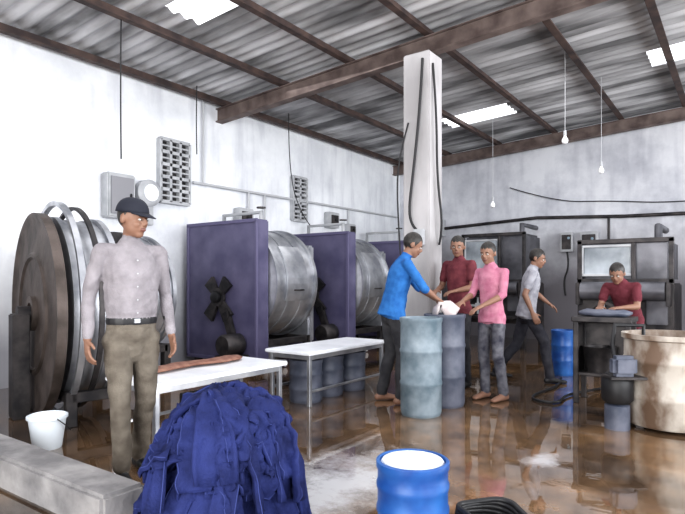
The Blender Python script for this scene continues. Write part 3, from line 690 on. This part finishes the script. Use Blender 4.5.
person('inspector_man',(-3.20,2.13),R_(-106),1.77,dict(pelvis=(0,0,.885),waist=(0,.005,1.04),chest=(0,.0,1.25),hipR=(.085,0,.85),hipL=(-.085,0,.85),
   elR=(.245,-.03,1.12),elL=(-.23,-.035,1.12),wrR=(.265,.03,.87),wrL=(-.24,.04,.87),
   anR=(.085,.10,.085),knR=(.085,.07,.48),anL=(-.09,-.12,.085),knL=(-.09,.0,.48),headc=(0,.025,1.60)),
   dict(shirt=fabric('pale_grey_shirt',(.205,.19,.205),(.30,.28,.30)),pants=fabric('khaki_grey_trousers',(.10,.085,.07),(.17,.15,.125)),shoe=M_black),
   head=(R_(-8),0,R_(34)),tuck=True,voxel=.007,cap=True,footdir=(.1,-.15),fold=.006,extra=shirt_front)
person('worker_in_blue_shirt',(-2.92,5.02),R_(-42),1.78,dict(pelvis=(0,-.04,.95),waist=(0,-.01,1.08),chest=(.01,.03,1.26),neck=(.02,.08,1.43),headc=(.03,.16,1.565),
   shR=(.185,.05,1.375),shL=(-.155,.08,1.375),elR=(.23,.20,1.14),elL=(-.12,.27,1.15),wrR=(.18,.36,1.03),wrL=(0,.40,1.03),
   hipR=(.088,-.04,.90),hipL=(-.088,-.04,.90),anR=(.13,.0,.085),knR=(.12,.03,.49),anL=(-.12,-.12,.085),knL=(-.11,-.02,.49)),
   dict(shirt=fabric('blue_shirt',(.02,.10,.30),(.04,.17,.44)),pants=fabric('charcoal_trousers',(.03,.03,.035),(.06,.06,.065)),shoe=SKIN),
   head=(R_(-25),0,R_(-10)),sleeve='rolled',palms=('down','down'))
person('worker_in_pink_shirt',(-2.17,5.72),R_(163),1.66,dict(chest=(0,.02,1.27),neck=(0,.02,1.45),headc=(0,.065,1.595),
   shR=(.165,0,1.39),shL=(-.165,0,1.39),elR=(.20,.08,1.15),elL=(-.19,.06,1.14),wrR=(.15,.31,1.07),wrL=(-.10,.30,1.03),anL=(-.12,-.05,.085)),
   dict(shirt=fabric('pink_shirt',(.36,.12,.19),(.50,.23,.30)),pants=fabric('dark_patterned_trousers',(.035,.035,.05),(.16,.16,.18)),shoe=SKIN),
   head=(R_(-10),0,R_(12)),sleeve='rolled',palms=('down','down'),girth=.86)
person('worker_in_maroon_shirt',(-2.76,6.2),R_(165),1.78,dict(elR=(.23,.02,1.14),elL=(-.22,.02,1.14),wrR=(.15,.2,1.10),wrL=(-.13,.2,1.10)),
   dict(shirt=fabric('maroon_shirt',(.10,.025,.035),(.18,.05,.06)),pants=fabric('black_trousers',(.02,.02,.025),(.05,.05,.055)),shoe=M_black),
   head=(R_(-8),0,R_(30)),sleeve='short',palms=('down','down'),girth=.88)
person('worker_walking',(-2.20,6.98),R_(-62),1.70,dict(pelvis=(0,0,.91),waist=(0,.02,1.04),chest=(0,.05,1.23),neck=(0,.07,1.41),headc=(0,.13,1.545),
   shR=(.17,.04,1.355),shL=(-.17,.07,1.355),elR=(.21,-.06,1.10),elL=(-.20,.14,1.12),wrR=(.22,.03,.87),wrL=(-.17,.30,.98),
   hipR=(.088,0,.87),hipL=(-.088,0,.87),knR=(.09,.20,.51),anR=(.09,.26,.085),knL=(-.09,-.10,.47),anL=(-.09,-.36,.12)),
   dict(shirt=fabric('offwhite_shirt',(.22,.22,.25),(.40,.40,.44)),pants=fabric('dark_trousers',(.02,.02,.028),(.05,.05,.06)),shoe=M_black),
   head=(R_(-15),0,R_(-20)),sleeve='short',palms=('in','down'),girth=.93)
person('worker_at_machine',(-1.06,6.88),R_(165),1.6,dict(pelvis=(0,-.05,.93),waist=(0,0,1.05),chest=(0,.09,1.19),neck=(0,.18,1.33),headc=(0,.26,1.43),
   shR=(.17,.15,1.28),shL=(-.17,.15,1.28),elR=(.21,.22,1.05),elL=(-.21,.22,1.05),wrR=(.13,.40,1.04),wrL=(-.10,.40,1.04),
   hipR=(.088,-.05,.89),hipL=(-.088,-.05,.89)),
   dict(shirt=fabric('dark_red_shirt',(.10,.022,.03),(.17,.045,.06)),pants=fabric('dark_blue_trousers',(.02,.022,.035),(.05,.05,.07)),shoe=M_black),
   head=(R_(-25),0,R_(10)),sleeve='short',palms=('down','down'),girth=.9)

# ---------------------------------------------------------------- light
w=D.worlds.new('World'); SC.world=w; w.use_nodes=True
bg=w.node_tree.nodes['Background']; bg.inputs[0].default_value=(.95,.97,1,1); bg.inputs[1].default_value=2.2
def area(n,loc,rot,sx,sy,e,c=(1,1,1)):
    l=D.lights.new(n,'AREA'); l.shape='RECTANGLE'; l.size=sx; l.size_y=sy; l.energy=e; l.color=c
    o=D.objects.new(n,l); COL.objects.link(o); o.location=loc; o.rotation_euler=rot
area('daylight_windows',(4.3,4.5,2.3),(0,R_(90),0),2.2,13,760,(.96,.98,1))
area('daylight_door',(-.75,-2.8,2.0),(R_(90),0,0),4,3,360,(1,.99,.97))
area('under_roof_fill',(-2.5,5.0,4.05),(0,0,0),6,8,215,(.98,.98,1))  # added overall fill lamp under the roof, not at the roof openings

# ---------------------------------------------------------------- camera
cam=D.cameras.new('Camera'); co=D.objects.new('Camera',cam); COL.objects.link(co)
co.location=(0,0,1.25); co.rotation_euler=(R_(90),0,R_(35.7))
cam.sensor_width=36; cam.lens=560/685*36; cam.shift_y=(281-257)/685; cam.clip_start=.05
SC.camera=co
